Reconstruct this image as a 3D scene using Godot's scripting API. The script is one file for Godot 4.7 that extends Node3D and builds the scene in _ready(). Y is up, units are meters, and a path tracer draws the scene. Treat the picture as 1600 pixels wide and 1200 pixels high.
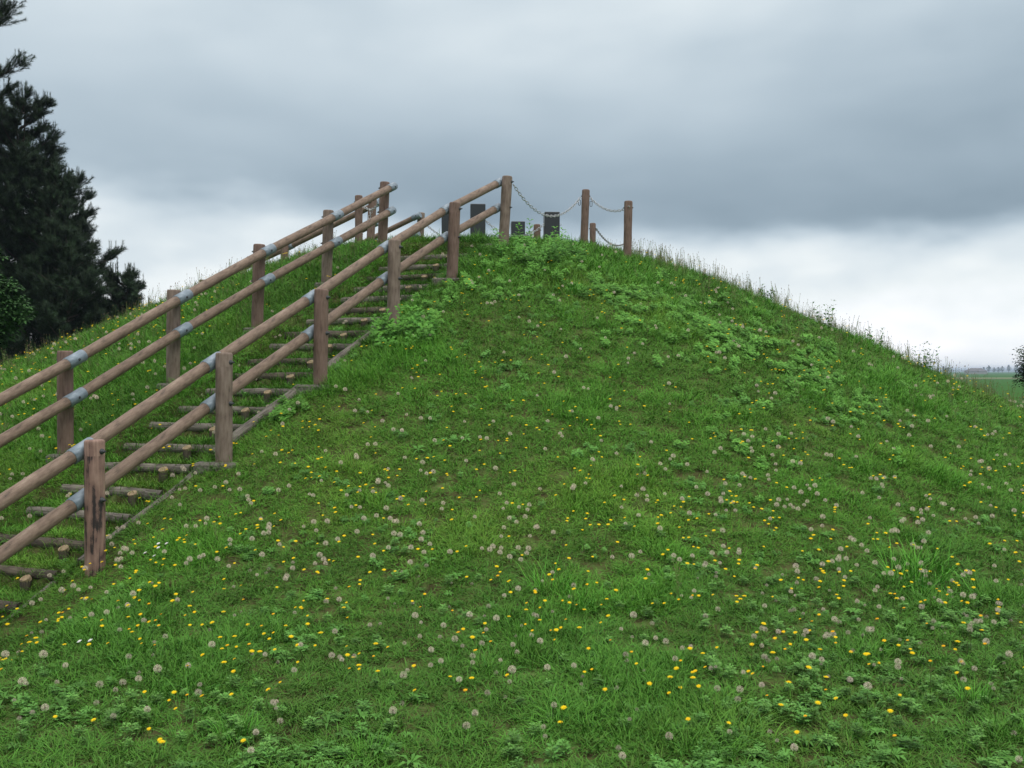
extends Node3D
# A grassy lookout mound with a log stair, under a heavy overcast. World: y up, camera looks along -z.
# Layout helpers use (x, d): d metres ahead of the camera (z = -d). Heights are metres above the flat ground.

const EYE := 1.6
const CX := -0.65            # centre of the mound
const CD := 16.8
const E := Vector2(0.4034, 0.915)     # uphill along the stair, in (x, d)
const N := Vector2(0.915, -0.4034)    # across the stair, towards the near railing
const P6 := Vector2(-0.128, 14.181)   # topmost post of the near railing
const RUN := 0.36938                  # one step along the stair
const GRADE := 0.4494

var rng := RandomNumberGenerator.new()
var n_bump := FastNoiseLite.new()
var n_patch := FastNoiseLite.new()
var n_weed := FastNoiseLite.new()
var n_fine := FastNoiseLite.new()
var prof := PackedFloat32Array()
var names := {}
var M := {}

# ------------------------------------------------------------------ terrain
func make_profile():
	var pr := [0.0, 1.3, 2.1, 2.7, 3.4, 4.2, 5.4, 6.8, 8.2, 9.3, 10.1, 11.0, 12.5, 15.0, 22.0, 45.0, 70.0]
	var pv := [2.02, 1.99, 1.91, 1.74, 1.47, 1.13, 0.54, -0.16, -0.81, -1.27, -1.5, -1.61, -1.66, -1.72, -1.95, -2.5, -2.6]
	for i in 701:
		var r := i * 0.1
		var k := 0
		while k < pr.size() - 2 and pr[k + 1] < r:
			k += 1
		var t: float = (r - pr[k]) / (pr[k + 1] - pr[k])
		var a: float = pv[max(k - 1, 0)]
		var dl: float = 0.0 if k == 0 else (pv[k + 1] - pv[k - 1]) / (pr[k + 1] - pr[k - 1])
		var dr: float = 0.0 if k >= pr.size() - 2 else (pv[k + 2] - pv[k]) / (pr[k + 2] - pr[k])
		var w: float = pr[k + 1] - pr[k]
		var t2 := t * t
		var t3 := t2 * t
		prof.append((2 * t3 - 3 * t2 + 1) * pv[k] + (t3 - 2 * t2 + t) * w * dl + (3 * t2 - 2 * t3) * pv[k + 1] + (t3 - t2) * w * dr)

func stair_line(s: float) -> float:
	return EYE + 1.838 + GRADE * s

func cone(x: float, d: float) -> float:
	var r := sqrt((x - CX) * (x - CX) * 0.83 + (d - CD) * (d - CD)) * 10.0
	var y := -2.6
	if r < 699.0:
		var i := int(r)
		y = lerpf(prof[i], prof[i + 1], r - i)
	y += EYE
	if x < -2.2 and d < 12.0:
		y -= 0.55 * smoothstep(-2.4, -4.6, x) * smoothstep(9.0, 11.5, r * 0.1)
	if r < 300.0:
		y += 0.05 * n_bump.get_noise_2d(x, d) * clampf(4.0 - r * 0.02, 0.0, 1.0)
	return y

func height(x: float, d: float) -> float:
	var y := cone(x, d)
	var px := x - P6.x
	var pd := d - P6.y
	var off := px * N.x + pd * N.y
	if off < -2.9 or off > 0.9:
		return y
	var s := px * E.x + pd * E.y
	if s < -11.0 or s > 0.5:
		return y
	var w := smoothstep(-2.9, -2.1, off) * (1.0 - smoothstep(0.15, 0.9, off)) * smoothstep(-11.0, -9.5, s) * (1.0 - smoothstep(-0.9, 0.4, s))
	var lin := stair_line(s)
	y = lerpf(y, lin, w)
	if off > -1.68 and off < -0.22 and s < 0.0:
		var q := -s / RUN
		var j := ceilf(q)
		var u := j - q                       # 0 at the log, 1 at the next log uphill
		var step_y := stair_line(-RUN * j) - 0.03 + GRADE * RUN * 0.75 * smoothstep(0.78, 1.0, u)
		var e := smoothstep(-1.68, -1.56, off) * (1.0 - smoothstep(-0.32, -0.22, off)) * w
		y = lerpf(y, step_y, e)
	return y

func on_ground(x: float, d: float, up := 0.0) -> Vector3:
	return Vector3(x, height(x, d) + up, -d)

func in_stair(x: float, d: float) -> bool:
	var off := (x - P6.x) * N.x + (d - P6.y) * N.y
	var s := (x - P6.x) * E.x + (d - P6.y) * E.y
	return off > -1.62 and off < -0.28 and s < 0.1 and s > -10.0

# ------------------------------------------------------------------ helpers
func numbered(called: String) -> String:
	names[called] = names.get(called, -1) + 1
	return called if names[called] == 0 else "%s_%03d" % [called, names[called]]

func meta(o, label := "", category := "", group := "", kind := ""):
	if label: o.set_meta("label", label)
	if category: o.set_meta("category", category)
	if group: o.set_meta("group", group)
	if kind: o.set_meta("kind", kind)
	return o

func thing(called: String, at: Vector3, label: String, category: String, group := "") -> Node3D:
	var o := Node3D.new()
	o.name = numbered(called)
	add_child(o)
	o.position = at
	return meta(o, label, category, group)

func put(called: String, mesh: Mesh, m, parent: Node = null) -> MeshInstance3D:
	var o := MeshInstance3D.new()
	o.mesh = mesh
	if m: o.material_override = m
	if parent == null:
		o.name = numbered(called)
		add_child(o)
	else:
		o.name = called
		parent.add_child(o, true)
	return o

func st_new() -> SurfaceTool:
	var st := SurfaceTool.new()
	st.begin(Mesh.PRIMITIVE_TRIANGLES)
	return st

func done(st: SurfaceTool, normals := true) -> ArrayMesh:
	if normals: st.generate_normals()
	return st.commit()

func tri(st: SurfaceTool, a: Vector3, b: Vector3, c: Vector3):
	st.add_vertex(a); st.add_vertex(b); st.add_vertex(c)

func frame(dir: Vector3) -> Basis:
	var y := dir.normalized()
	var x := y.cross(Vector3(0, 0, 1) if absf(y.z) < 0.9 else Vector3(1, 0, 0)).normalized()
	return Basis(x, y, x.cross(y))

# a tube along points with radii, smooth sides, flat or rounded caps; uv = (turns round, metres along)
func tube(st: SurfaceTool, pts: Array, radii: Array, sides := 10, caps := true, wob := 0.0):
	var rings := []
	var along := 0.0
	var b := frame(pts[1] - pts[0])
	var lens := []
	for i in pts.size():
		var dir: Vector3 = pts[min(i + 1, pts.size() - 1)] - pts[max(i - 1, 0)]
		if dir.length() > 0.00001:
			var y := dir.normalized()
			var x := (b.x - y * b.x.dot(y)).normalized()
			b = Basis(x, y, x.cross(y))
		if i > 0: along += (pts[i] - pts[i - 1]).length()
		lens.append(along)
		var ring := []
		for k in sides + 1:
			var a := TAU * k / sides
			var rr: float = radii[i] * (1.0 + wob * sin(a * 2.0 + i * 1.7 + pts[0].x * 9.0) + wob * 0.6 * sin(a * 3.0 + i * 2.9))
			ring.append(pts[i] + (b.x * cos(a) + b.z * sin(a)) * rr)
		rings.append(ring)
	st.set_smooth_group(0)
	for i in pts.size() - 1:
		for k in sides:
			var q := [[i, k], [i + 1, k], [i + 1, k + 1], [i, k], [i + 1, k + 1], [i, k + 1]]
			for v in q:
				st.set_uv(Vector2(float(v[1]) / sides, lens[v[0]]))
				st.add_vertex(rings[v[0]][v[1]])
	if caps:
		st.set_smooth_group(-1)
		for e in [0, pts.size() - 1]:
			for k in sides:
				st.set_uv(Vector2(0.5, 0.5)); st.add_vertex(pts[e])
				var k2 := k + (0 if e == 0 else 1)
				var k3 := k + (1 if e == 0 else 0)
				st.set_uv(Vector2(0.5 + 0.4 * cos(TAU * k2 / sides), 0.5 + 0.08 * sin(TAU * k2 / sides))); st.add_vertex(rings[e][k2])
				st.set_uv(Vector2(0.5 + 0.4 * cos(TAU * k3 / sides), 0.5 + 0.08 * sin(TAU * k3 / sides))); st.add_vertex(rings[e][k3])

func tube_mesh(pts: Array, radii: Array, sides := 10, caps := true, wob := 0.0) -> ArrayMesh:
	var st := st_new()
	tube(st, pts, radii, sides, caps, wob)
	return done(st)

func box(st: SurfaceTool, c: Vector3, half: Vector3, b := Basis.IDENTITY, bevel := 0.0):
	st.set_smooth_group(-1)
	# bevelled box: outline octagon in xz, inset top
	var o := []
	for q in [[1, 1], [-1, 1], [-1, -1], [1, -1]]:
		var hx: float = q[0] * half.x
		var hz: float = q[1] * half.z
		if q[0] * q[1] > 0:
			o.append(Vector2(hx, hz - q[1] * bevel)); o.append(Vector2(hx - q[0] * bevel, hz))
		else:
			o.append(Vector2(hx - q[0] * bevel, hz)); o.append(Vector2(hx, hz - q[1] * bevel))
	var lev := [[-half.y, 1.0], [half.y - bevel, 1.0], [half.y, 0.0]]
	var rings := []
	for l in lev:
		var ring := []
		for p in o:
			var w: Vector2 = p if l[1] > 0.5 else Vector2(p.x - signf(p.x) * bevel * 0.7, p.y - signf(p.y) * bevel * 0.7)
			ring.append(c + b * Vector3(w.x, l[0], w.y))
		rings.append(ring)
	for i in 2:
		for k in 8:
			var k2 := (k + 1) % 8
			var p0: Vector3 = rings[i][k]
			var p1: Vector3 = rings[i][k2]
			var p2: Vector3 = rings[i + 1][k2]
			var p3: Vector3 = rings[i + 1][k]
			for v in [p0, p1, p2, p0, p2, p3]:
				st.set_uv(Vector2(v.x + v.z, v.y)); st.add_vertex(v)
	for k in range(1, 7):
		for v in [rings[2][0], rings[2][k], rings[2][k + 1]]:
			st.set_uv(Vector2(v.x, v.z)); st.add_vertex(v)
		for v in [rings[0][0], rings[0][k + 1], rings[0][k]]:
			st.set_uv(Vector2(v.x, v.z)); st.add_vertex(v)

func rgb(r: float, g: float, b: float) -> Color:   # linear base colour -> albedo
	return Color(r, g, b).linear_to_srgb()

# streaky image: fibres run along v
func streaks(w: int, h: int, fx: float, fy: float, seed_: int, ramp: Array, speck := 0.0) -> ImageTexture:
	var a := FastNoiseLite.new(); a.seed = seed_; a.frequency = 1.0; a.fractal_octaves = 4
	var b := FastNoiseLite.new(); b.seed = seed_ + 7; b.frequency = 1.0; b.fractal_octaves = 3
	var im := Image.create(w, h, false, Image.FORMAT_RGB8)
	var g := Gradient.new()
	g.offsets = PackedFloat32Array(ramp.map(func(q): return q[0]))
	g.colors = PackedColorArray(ramp.map(func(q): return q[1]))
	for y in h:
		for x in w:
			var th := TAU * x / w
			var cx := cos(th) * w / TAU
			var cy := sin(th) * w / TAU
			var v := 0.5 + 0.42 * a.get_noise_3d(cx * fx, cy * fx, y * fy) + 0.34 * b.get_noise_3d(cx * 0.02, cy * 0.02, y * 0.012)
			v += speck * b.get_noise_3d(cx * 0.5, cy * 0.5, y * 0.35)
			im.set_pixel(x, y, g.sample(clampf(v, 0.0, 1.0)))
	return ImageTexture.create_from_image(im)

func mat(c: Color, rough := 0.8, tex: Texture2D = null, spec := 0.5) -> StandardMaterial3D:
	var m := StandardMaterial3D.new()
	m.albedo_color = c
	m.roughness = rough
	m.metallic_specular = spec
	if tex: m.albedo_texture = tex
	return m

func noise_tex(freq: float, seed_: int, ramp: Array, normal := false, size := 512) -> NoiseTexture2D:
	var n := FastNoiseLite.new()
	n.seed = seed_; n.frequency = freq; n.fractal_octaves = 5
	var t := NoiseTexture2D.new()
	t.width = size; t.height = size; t.seamless = true; t.noise = n
	if normal:
		t.as_normal_map = true; t.bump_strength = 6.0
	else:
		var g := Gradient.new()
		g.offsets = PackedFloat32Array(ramp.map(func(q): return q[0]))
		g.colors = PackedColorArray(ramp.map(func(q): return q[1]))
		t.color_ramp = g
	return t

func make_materials():
	var brown := [[0.0, rgb(0.05, 0.04, 0.033)], [0.22, rgb(0.135, 0.098, 0.075)], [0.5, rgb(0.195, 0.145, 0.113)], [0.78, rgb(0.235, 0.183, 0.147)], [1.0, rgb(0.32, 0.27, 0.225)]]
	var worn := [[0.0, rgb(0.012, 0.011, 0.012)], [0.3, rgb(0.03, 0.02, 0.018)], [0.38, rgb(0.17, 0.1, 0.078)], [0.62, rgb(0.27, 0.17, 0.13)], [1.0, rgb(0.4, 0.28, 0.22)]]
	M.post = mat(Color.WHITE, 0.8, streaks(192, 512, 0.09, 0.012, 3, brown, 0.16))
	M.post_b = mat(Color(0.92, 0.86, 0.85), 0.8, streaks(192, 512, 0.11, 0.014, 23, brown, 0.12))
	M.post_worn = mat(Color.WHITE, 0.75, streaks(192, 512, 0.075, 0.0035, 41, worn, 0.1))
	M.rail = mat(Color(1.0, 0.97, 0.93), 0.7, streaks(192, 512, 0.07, 0.02, 11, brown, 0.3))
	for m in [M.post, M.post_b, M.rail, M.post_worn]:
		m.uv1_scale = Vector3(1, 0.9, 1)
	M.post_worn.uv1_offset = Vector3(0.37, 0, 0)
	var zinc := noise_tex(0.02, 5, [[0.0, rgb(0.15, 0.19, 0.22)], [0.5, rgb(0.21, 0.26, 0.3)], [1.0, rgb(0.29, 0.34, 0.385)]])
	M.zinc = mat(Color.WHITE, 0.55, zinc)
	M.zinc.metallic = 0.35
	M.bolt = mat(rgb(0.06, 0.065, 0.07), 0.6); M.bolt.metallic = 0.5
	M.chain = mat(rgb(0.44, 0.45, 0.46), 0.45); M.chain.metallic = 0.6
	M.chain_old = mat(rgb(0.28, 0.27, 0.26), 0.6); M.chain_old.metallic = 0.4
	var grey := [[0.0, rgb(0.02, 0.017, 0.013)], [0.3, rgb(0.07, 0.06, 0.048)], [0.55, rgb(0.145, 0.128, 0.104)], [1.0, rgb(0.26, 0.235, 0.195)]]
	M.log = mat(Color.WHITE, 0.9, streaks(128, 256, 0.14, 0.02, 61, grey, 0.2))
	M.log_b = mat(Color(0.8, 0.77, 0.72), 0.9, streaks(128, 256, 0.18, 0.02, 71, grey, 0.25))
	M.cut = mat(rgb(0.5, 0.42, 0.3), 0.9, noise_tex(0.03, 9, [[0.0, rgb(0.35, 0.29, 0.21)], [0.6, rgb(0.62, 0.56, 0.46)], [1.0, rgb(0.75, 0.7, 0.6)]], false, 128))
	M.concrete = mat(Color.WHITE, 0.95, noise_tex(0.03, 15, [[0.0, rgb(0.05, 0.05, 0.035)], [0.5, rgb(0.14, 0.13, 0.105)], [1.0, rgb(0.24, 0.225, 0.19)]]))
	M.concrete.uv1_triplanar = true; M.concrete.uv1_scale = Vector3(2, 2, 2)
	M.granite = mat(Color.WHITE, 0.4, noise_tex(0.15, 17, [[0.0, rgb(0.01, 0.012, 0.014)], [0.6, rgb(0.025, 0.03, 0.034)], [1.0, rgb(0.06, 0.065, 0.07)]]))
	M.granite.uv1_triplanar = true; M.granite.uv1_scale = Vector3(2, 2, 2)
	M.soil = mat(Color.WHITE, 1.0, noise_tex(0.012, 19, [[0.0, rgb(0.018, 0.015, 0.008)], [0.4, rgb(0.075, 0.075, 0.03)], [0.62, rgb(0.065, 0.11, 0.026)], [1.0, rgb(0.16, 0.145, 0.075)]], false, 1024), 0.1)
	M.soil.uv1_triplanar = true; M.soil.uv1_world_triplanar = true; M.soil.uv1_scale = Vector3(0.45, 0.45, 0.45)
	M.soil.normal_enabled = true; M.soil.normal_texture = noise_tex(0.03, 20, [], true); M.soil.normal_scale = 1.0
	M.paddy = mat(Color.WHITE, 1.0, noise_tex(0.02, 29, [[0.0, rgb(0.03, 0.095, 0.016)], [1.0, rgb(0.05, 0.135, 0.022)]]), 0.1)
	M.paddy.uv1_triplanar = true; M.paddy.uv1_world_triplanar = true; M.paddy.uv1_scale = Vector3(0.02, 0.02, 0.02)
	M.bank = mat(rgb(0.22, 0.24, 0.14), 1.0, null, 0.1)
	# foliage: colour comes from the copies
	M.blade = mat(Color.WHITE, 0.62, null, 0.25)
	M.blade.vertex_color_use_as_albedo = true
	M.blade.backlight = Color(0.55, 0.6, 0.25)
	M.leaf = mat(Color.WHITE, 0.7, null, 0.25)
	M.leaf.vertex_color_use_as_albedo = true
	M.leaf.backlight = Color(0.35, 0.4, 0.18)
	M.needle = mat(Color.WHITE, 0.6, null, 0.3)
	M.needle.vertex_color_use_as_albedo = true
	M.seed = mat(Color.WHITE, 0.9, null, 0.1)
	M.seed.vertex_color_use_as_albedo = true
	M.seed.backlight = Color(0.3, 0.3, 0.28)
	M.petal = mat(Color.WHITE, 0.7, null, 0.2)
	M.petal.vertex_color_use_as_albedo = true
	M.petal.backlight = Color(0.3, 0.25, 0.05)
	M.bark = mat(Color.WHITE, 0.95, noise_tex(0.04, 31, [[0.0, rgb(0.025, 0.02, 0.017)], [1.0, rgb(0.12, 0.09, 0.075)]], false, 256))
	M.far_wall = mat(rgb(0.34, 0.32, 0.3), 0.9)
	M.far_roof = mat(rgb(0.12, 0.11, 0.11), 0.9)

# ------------------------------------------------------------------ sky
func make_sky() -> Sky:
	var w := 2048
	var h := 1024
	var a := FastNoiseLite.new(); a.seed = 5; a.frequency = 1.0; a.fractal_octaves = 4; a.fractal_gain = 0.5
	var b := FastNoiseLite.new(); b.seed = 16; b.frequency = 1.0; b.fractal_octaves = 5; b.fractal_gain = 0.55
	var f := PackedFloat32Array()
	f.resize(w * h * 3)
	var g := Gradient.new()      # brightness (linear) of the cloud sheet above its ragged lower edge, by degrees / 90
	g.offsets = PackedFloat32Array([0.0, 0.02, 0.05, 0.095, 0.15, 0.22, 0.4, 1.0])
	var lv := [0.43, 0.415, 0.48, 0.64, 0.77, 0.94, 1.2, 1.55]
	var cs := PackedColorArray()
	for l in lv: cs.append(Color(l, l, l))
	g.colors = cs
	for y in h:
		var el := 90.0 - 180.0 * (y + 0.5) / h
		var ce := cos(deg_to_rad(el))
		var se := sin(deg_to_rad(el))
		for x in w:
			var i := (y * w + x) * 3
			if el < -2.0:
				f[i] = 0.07; f[i + 1] = 0.1; f[i + 2] = 0.06
				continue
			var az := TAU * (x + 0.5) / w        # 0 straight ahead of the camera
			var dx := sin(az) * ce
			var dz := -cos(az) * ce
			# stretched sideways near the horizon, as a flat cloud deck is
			var n1 := a.get_noise_3d(dx * 2.2 + 3.0, se * 6.0, dz * 2.2)
			var n2 := b.get_noise_3d(dx * 5.0, se * 14.0, dz * 5.0 + 4.0)
			var edge := 8.4 - 1.0 * sin(az * 3.0) - 0.4 * sin(az * 7.0 + 0.6) + 0.5 * n1 + 0.8 * n2
			var up := el - edge
			var sheet := g.sample(clampf(up / 90.0, 0.0, 1.0)).r
			sheet *= 1.0 + 0.26 * n1 + 0.1 * n2 - 0.1 * sin(az * 3.0 - 0.3)
			# the brighter break below the sheet
			var low := lerpf(1.15, 0.82, smoothstep(0.0, 7.5, el)) * (1.0 + 0.12 * n1 + 0.22 * n2)
			var t := smoothstep(-1.1, 1.0, up)
			var l := lerpf(low, sheet, t)
			l = maxf(l, 0.2)
			f[i] = l * (1.0 - clampf((1.15 - l) * 0.3, 0.0, 0.3)); f[i + 1] = l; f[i + 2] = l * (1.0 + clampf((1.0 - l) * 0.32, 0.02, 0.25))
	var im := Image.create_from_data(w, h, false, Image.FORMAT_RGBF, f.to_byte_array())
	var m := PanoramaSkyMaterial.new()
	m.panorama = ImageTexture.create_from_image(im)
	var s := Sky.new()
	s.sky_material = m
	return s

# ------------------------------------------------------------------ grass and small plants
func blade(st: SurfaceTool, base: Vector3, ang: float, len_: float, wid: float, lean: float, c: Color, segs := 3):
	var out := Vector3(cos(ang), 0, sin(ang))
	var side := Vector3(-sin(ang), 0, cos(ang))
	var prev_l := base - side * wid * 0.5
	var prev_r := base + side * wid * 0.5
	var p := base
	var th := lean * 0.25
	for i in segs:
		th += lean * 0.75 / segs * (1.0 + 0.5 * i)
		p += (Vector3.UP * cos(th) + out * sin(th)) * len_ / segs
		st.set_color(c)
		if i == segs - 1:
			tri(st, prev_l, p, prev_r)
		else:
			var ww := wid * (1.0 - 0.55 * (i + 1.0) / segs) * 0.5
			var l := p - side * ww
			var r := p + side * ww
			tri(st, prev_l, l, r)
			tri(st, prev_l, r, prev_r)
			prev_l = l; prev_r = r

func grass_mesh(seed_: int, n: int, spread: float, h: float, wid: float, lean: float, dead := 0.15) -> ArrayMesh:
	var r := RandomNumberGenerator.new(); r.seed = seed_
	var st := st_new()
	st.set_smooth_group(-1)
	for i in n:
		var a := r.randf() * TAU
		var rad := spread * sqrt(r.randf())
		var p := Vector3(cos(a) * rad, -0.012, sin(a) * rad)
		var v := r.randf_range(0.6, 1.4)
		var c := Color(v * r.randf_range(0.75, 1.3), v, v * r.randf_range(0.7, 1.2))
		if r.randf() < dead:
			c = Color(2.6, 1.1, 2.2) * r.randf_range(0.5, 1.2)
		blade(st, p, a + r.randf_range(-1.4, 1.4), h * r.randf_range(0.45, 1.25), wid * r.randf_range(0.6, 1.3), r.randf_range(0.25, 1.0) * lean, c)
	return done(st)

func leaf_quad(st: SurfaceTool, base: Vector3, dir: Vector3, side: Vector3, len_: float, wid: float, c: Color, droop := 0.15):
	var mid := base + dir * len_ * 0.5 + Vector3.UP * len_ * 0.05
	var tip := base + dir * len_ - Vector3.UP * len_ * droop
	st.set_color(c)
	tri(st, base, mid - side * wid * 0.5, mid)
	tri(st, base, mid, mid + side * wid * 0.5)
	tri(st, mid - side * wid * 0.5, tip, mid)
	tri(st, mid, tip, mid + side * wid * 0.5)

# a low leafy weed: upright stems with whorls of cut leaves
func weed_mesh(seed_: int, stems: int, h: float, spread: float, leaf: float) -> ArrayMesh:
	var r := RandomNumberGenerator.new(); r.seed = seed_
	var st := st_new()
	st.set_smooth_group(-1)
	for s in stems:
		var a0 := r.randf() * TAU
		var base := Vector3(cos(a0), 0, sin(a0)) * spread * sqrt(r.randf())
		var hh := h * r.randf_range(0.5, 1.15)
		var lean := Vector3(cos(a0), 0, sin(a0)) * r.randf_range(0.0, 0.35)
		var lv := 4 + r.randi() % 3
		st.set_color(Color(0.8, 0.85, 0.8))
		tri(st, base - Vector3(0.002, 0.02, 0), base + (Vector3.UP + lean) * hh, base + Vector3(0.002, -0.02, 0))
		for i in lv:
			var t := (i + 0.6) / lv
			var p := base + (Vector3.UP + lean) * hh * t
			for k in 3:
				var a := TAU * k / 3.0 + i * 1.1 + r.randf() * 0.6
				var up := 0.15 + 0.75 * r.randf()
				var d := Vector3(cos(a), up, sin(a)).normalized()
				var sd := Vector3(-sin(a), 0, cos(a))
				var v := r.randf_range(0.7, 1.3)
				var c := Color(v * r.randf_range(0.85, 1.15), v, v * r.randf_range(0.8, 1.2))
				var ll := leaf * r.randf_range(0.7, 1.2) * (1.15 - 0.5 * t)
				leaf_quad(st, p, d, sd, ll, ll * 0.32, c)
				for sg in [-1.0, 1.0]:        # side lobes
					var d2: Vector3 = (d + sd * sg * 0.9).normalized()
					leaf_quad(st, p + d * ll * 0.4, d2, d.cross(Vector3.UP).cross(d2).normalized() if false else Vector3.UP.cross(d2).normalized(), ll * 0.5, ll * 0.2, c * 0.95)
	return done(st)

func rosette_mesh(seed_: int) -> ArrayMesh:
	var r := RandomNumberGenerator.new(); r.seed = seed_
	var st := st_new()
	st.set_smooth_group(-1)
	for i in 9:
		var a := TAU * i / 9.0 + r.randf() * 0.5
		var d := Vector3(cos(a), r.randf_range(0.25, 0.75), sin(a)).normalized()
		var v := r.randf_range(0.75, 1.2)
		leaf_quad(st, Vector3(0, 0.005, 0), d, Vector3(-sin(a), 0, cos(a)), r.randf_range(0.06, 0.12), r.randf_range(0.018, 0.03), Color(v, v, v), 0.3)
	return done(st)

func seed_stem_mesh(seed_: int) -> ArrayMesh:
	var r := RandomNumberGenerator.new(); r.seed = seed_
	var st := st_new()
	st.set_smooth_group(-1)
	for i in 5:
		var a := r.randf() * TAU
		var p := Vector3(cos(a), 0, sin(a)) * r.randf() * 0.07
		var h := r.randf_range(0.16, 0.4)
		var bend := Vector3(cos(a * 2.0), 0, sin(a * 2.0)) * h * r.randf_range(0.05, 0.3)
		var m := p + Vector3.UP * h * 0.55 + bend * 0.35
		var t := p + Vector3.UP * h + bend
		var sd := Vector3(sin(a), 0, -cos(a)) * 0.002
		st.set_color(Color(0.14, 0.2, 0.06))
		tri(st, p - sd, m - sd, m + sd); tri(st, p - sd, m + sd, p + sd)
		tri(st, m - sd, t - sd, t + sd); tri(st, m - sd, t + sd, m + sd)
		var kind := r.randi() % 3
		if kind < 2:      # a brown spike
			var up := (t - m).normalized()
			st.set_color(Color(0.15, 0.115, 0.075) * r.randf_range(0.7, 1.6))
			var e := t + up * r.randf_range(0.02, 0.045)
			for k in 3:
				var s1 := Vector3(cos(k * 2.094), 0, sin(k * 2.094)) * 0.0055
				var s2 := Vector3(cos(k * 2.094 + 2.094), 0, sin(k * 2.094 + 2.094)) * 0.0055
				var mid := (t + e) * 0.5
				tri(st, t, mid + s1, mid + s2); tri(st, mid + s1, e, mid + s2)
		else:             # an airy panicle
			st.set_color(Color(0.26, 0.23, 0.14) * r.randf_range(0.7, 1.4))
			for k in 7:
				var q := m.lerp(t, 0.4 + 0.6 * k / 6.0)
				var b := Vector3(cos(k * 2.4), r.randf_range(0.2, 0.9), sin(k * 2.4)).normalized() * r.randf_range(0.015, 0.04)
				tri(st, q, q + b + Vector3(0, 0.004, 0), q + b - Vector3(0, 0.004, 0))
				tri(st, q + b - Vector3(0.003, 0, 0), q + b * 1.3, q + b + Vector3(0.003, 0.002, 0))
	return done(st)

func scatter(called: String, mesh: Mesh, m: Material, rows: PackedFloat32Array, parent: Node):
	var mm := MultiMesh.new()
	mm.transform_format = MultiMesh.TRANSFORM_3D
	mm.use_colors = true
	mm.mesh = mesh
	mm.instance_count = rows.size() / 16
	mm.buffer = rows
	var o := MultiMeshInstance3D.new()
	o.name = called
	o.multimesh = mm
	o.material_override = m
	o.set_meta("kind", "stuff")
	parent.add_child(o, true)

func slope_normal(x: float, d: float, k := 1.0) -> Vector3:
	var y := cone(x, d)
	return Vector3((cone(x - 0.15, d) - y) / 0.15 * k, 1.0, (y - cone(x, d - 0.15)) / 0.15 * k).normalized()

func row(rows: PackedFloat32Array, p: Vector3, b: Basis, c: Color):
	rows.append_array(PackedFloat32Array([b.x.x, b.y.x, b.z.x, p.x, b.x.y, b.y.y, b.z.y, p.y, b.x.z, b.y.z, b.z.z, p.z, c.r, c.g, c.b, 1.0]))

func lump(x: float, d: float) -> float:      # how lush the sward is, -1..1
	return n_patch.get_noise_2d(x, d)

func sward_color(x: float, d: float, r: RandomNumberGenerator) -> Color:
	var q := clampf(0.5 + 0.75 * lump(x, d) + 0.3 * n_fine.get_noise_2d(x, d) + r.randf_range(-0.14, 0.14), 0.0, 1.0)
	var c := Color(0.082, 0.212, 0.024).lerp(Color(0.106, 0.305, 0.032), q)
	var yel := smoothstep(0.1, 0.6, n_weed.get_noise_2d(x * 0.6 + 40.0, d * 0.6))
	c = c.lerp(Color(0.165, 0.32, 0.04), yel * 0.55)
	var lawn_dim := smoothstep(9.2, 10.4, Vector2(x - CX, d - CD).length() + 1.6 * n_weed.get_noise_2d(x * 1.5, d * 1.5))  # flat turf: darker mown grass, plus foreground vignette dimming put into its colour
	return c.lerp(Color(c.r * 0.8, c.g * 0.8, c.b * 0.9), lawn_dim)

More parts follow.
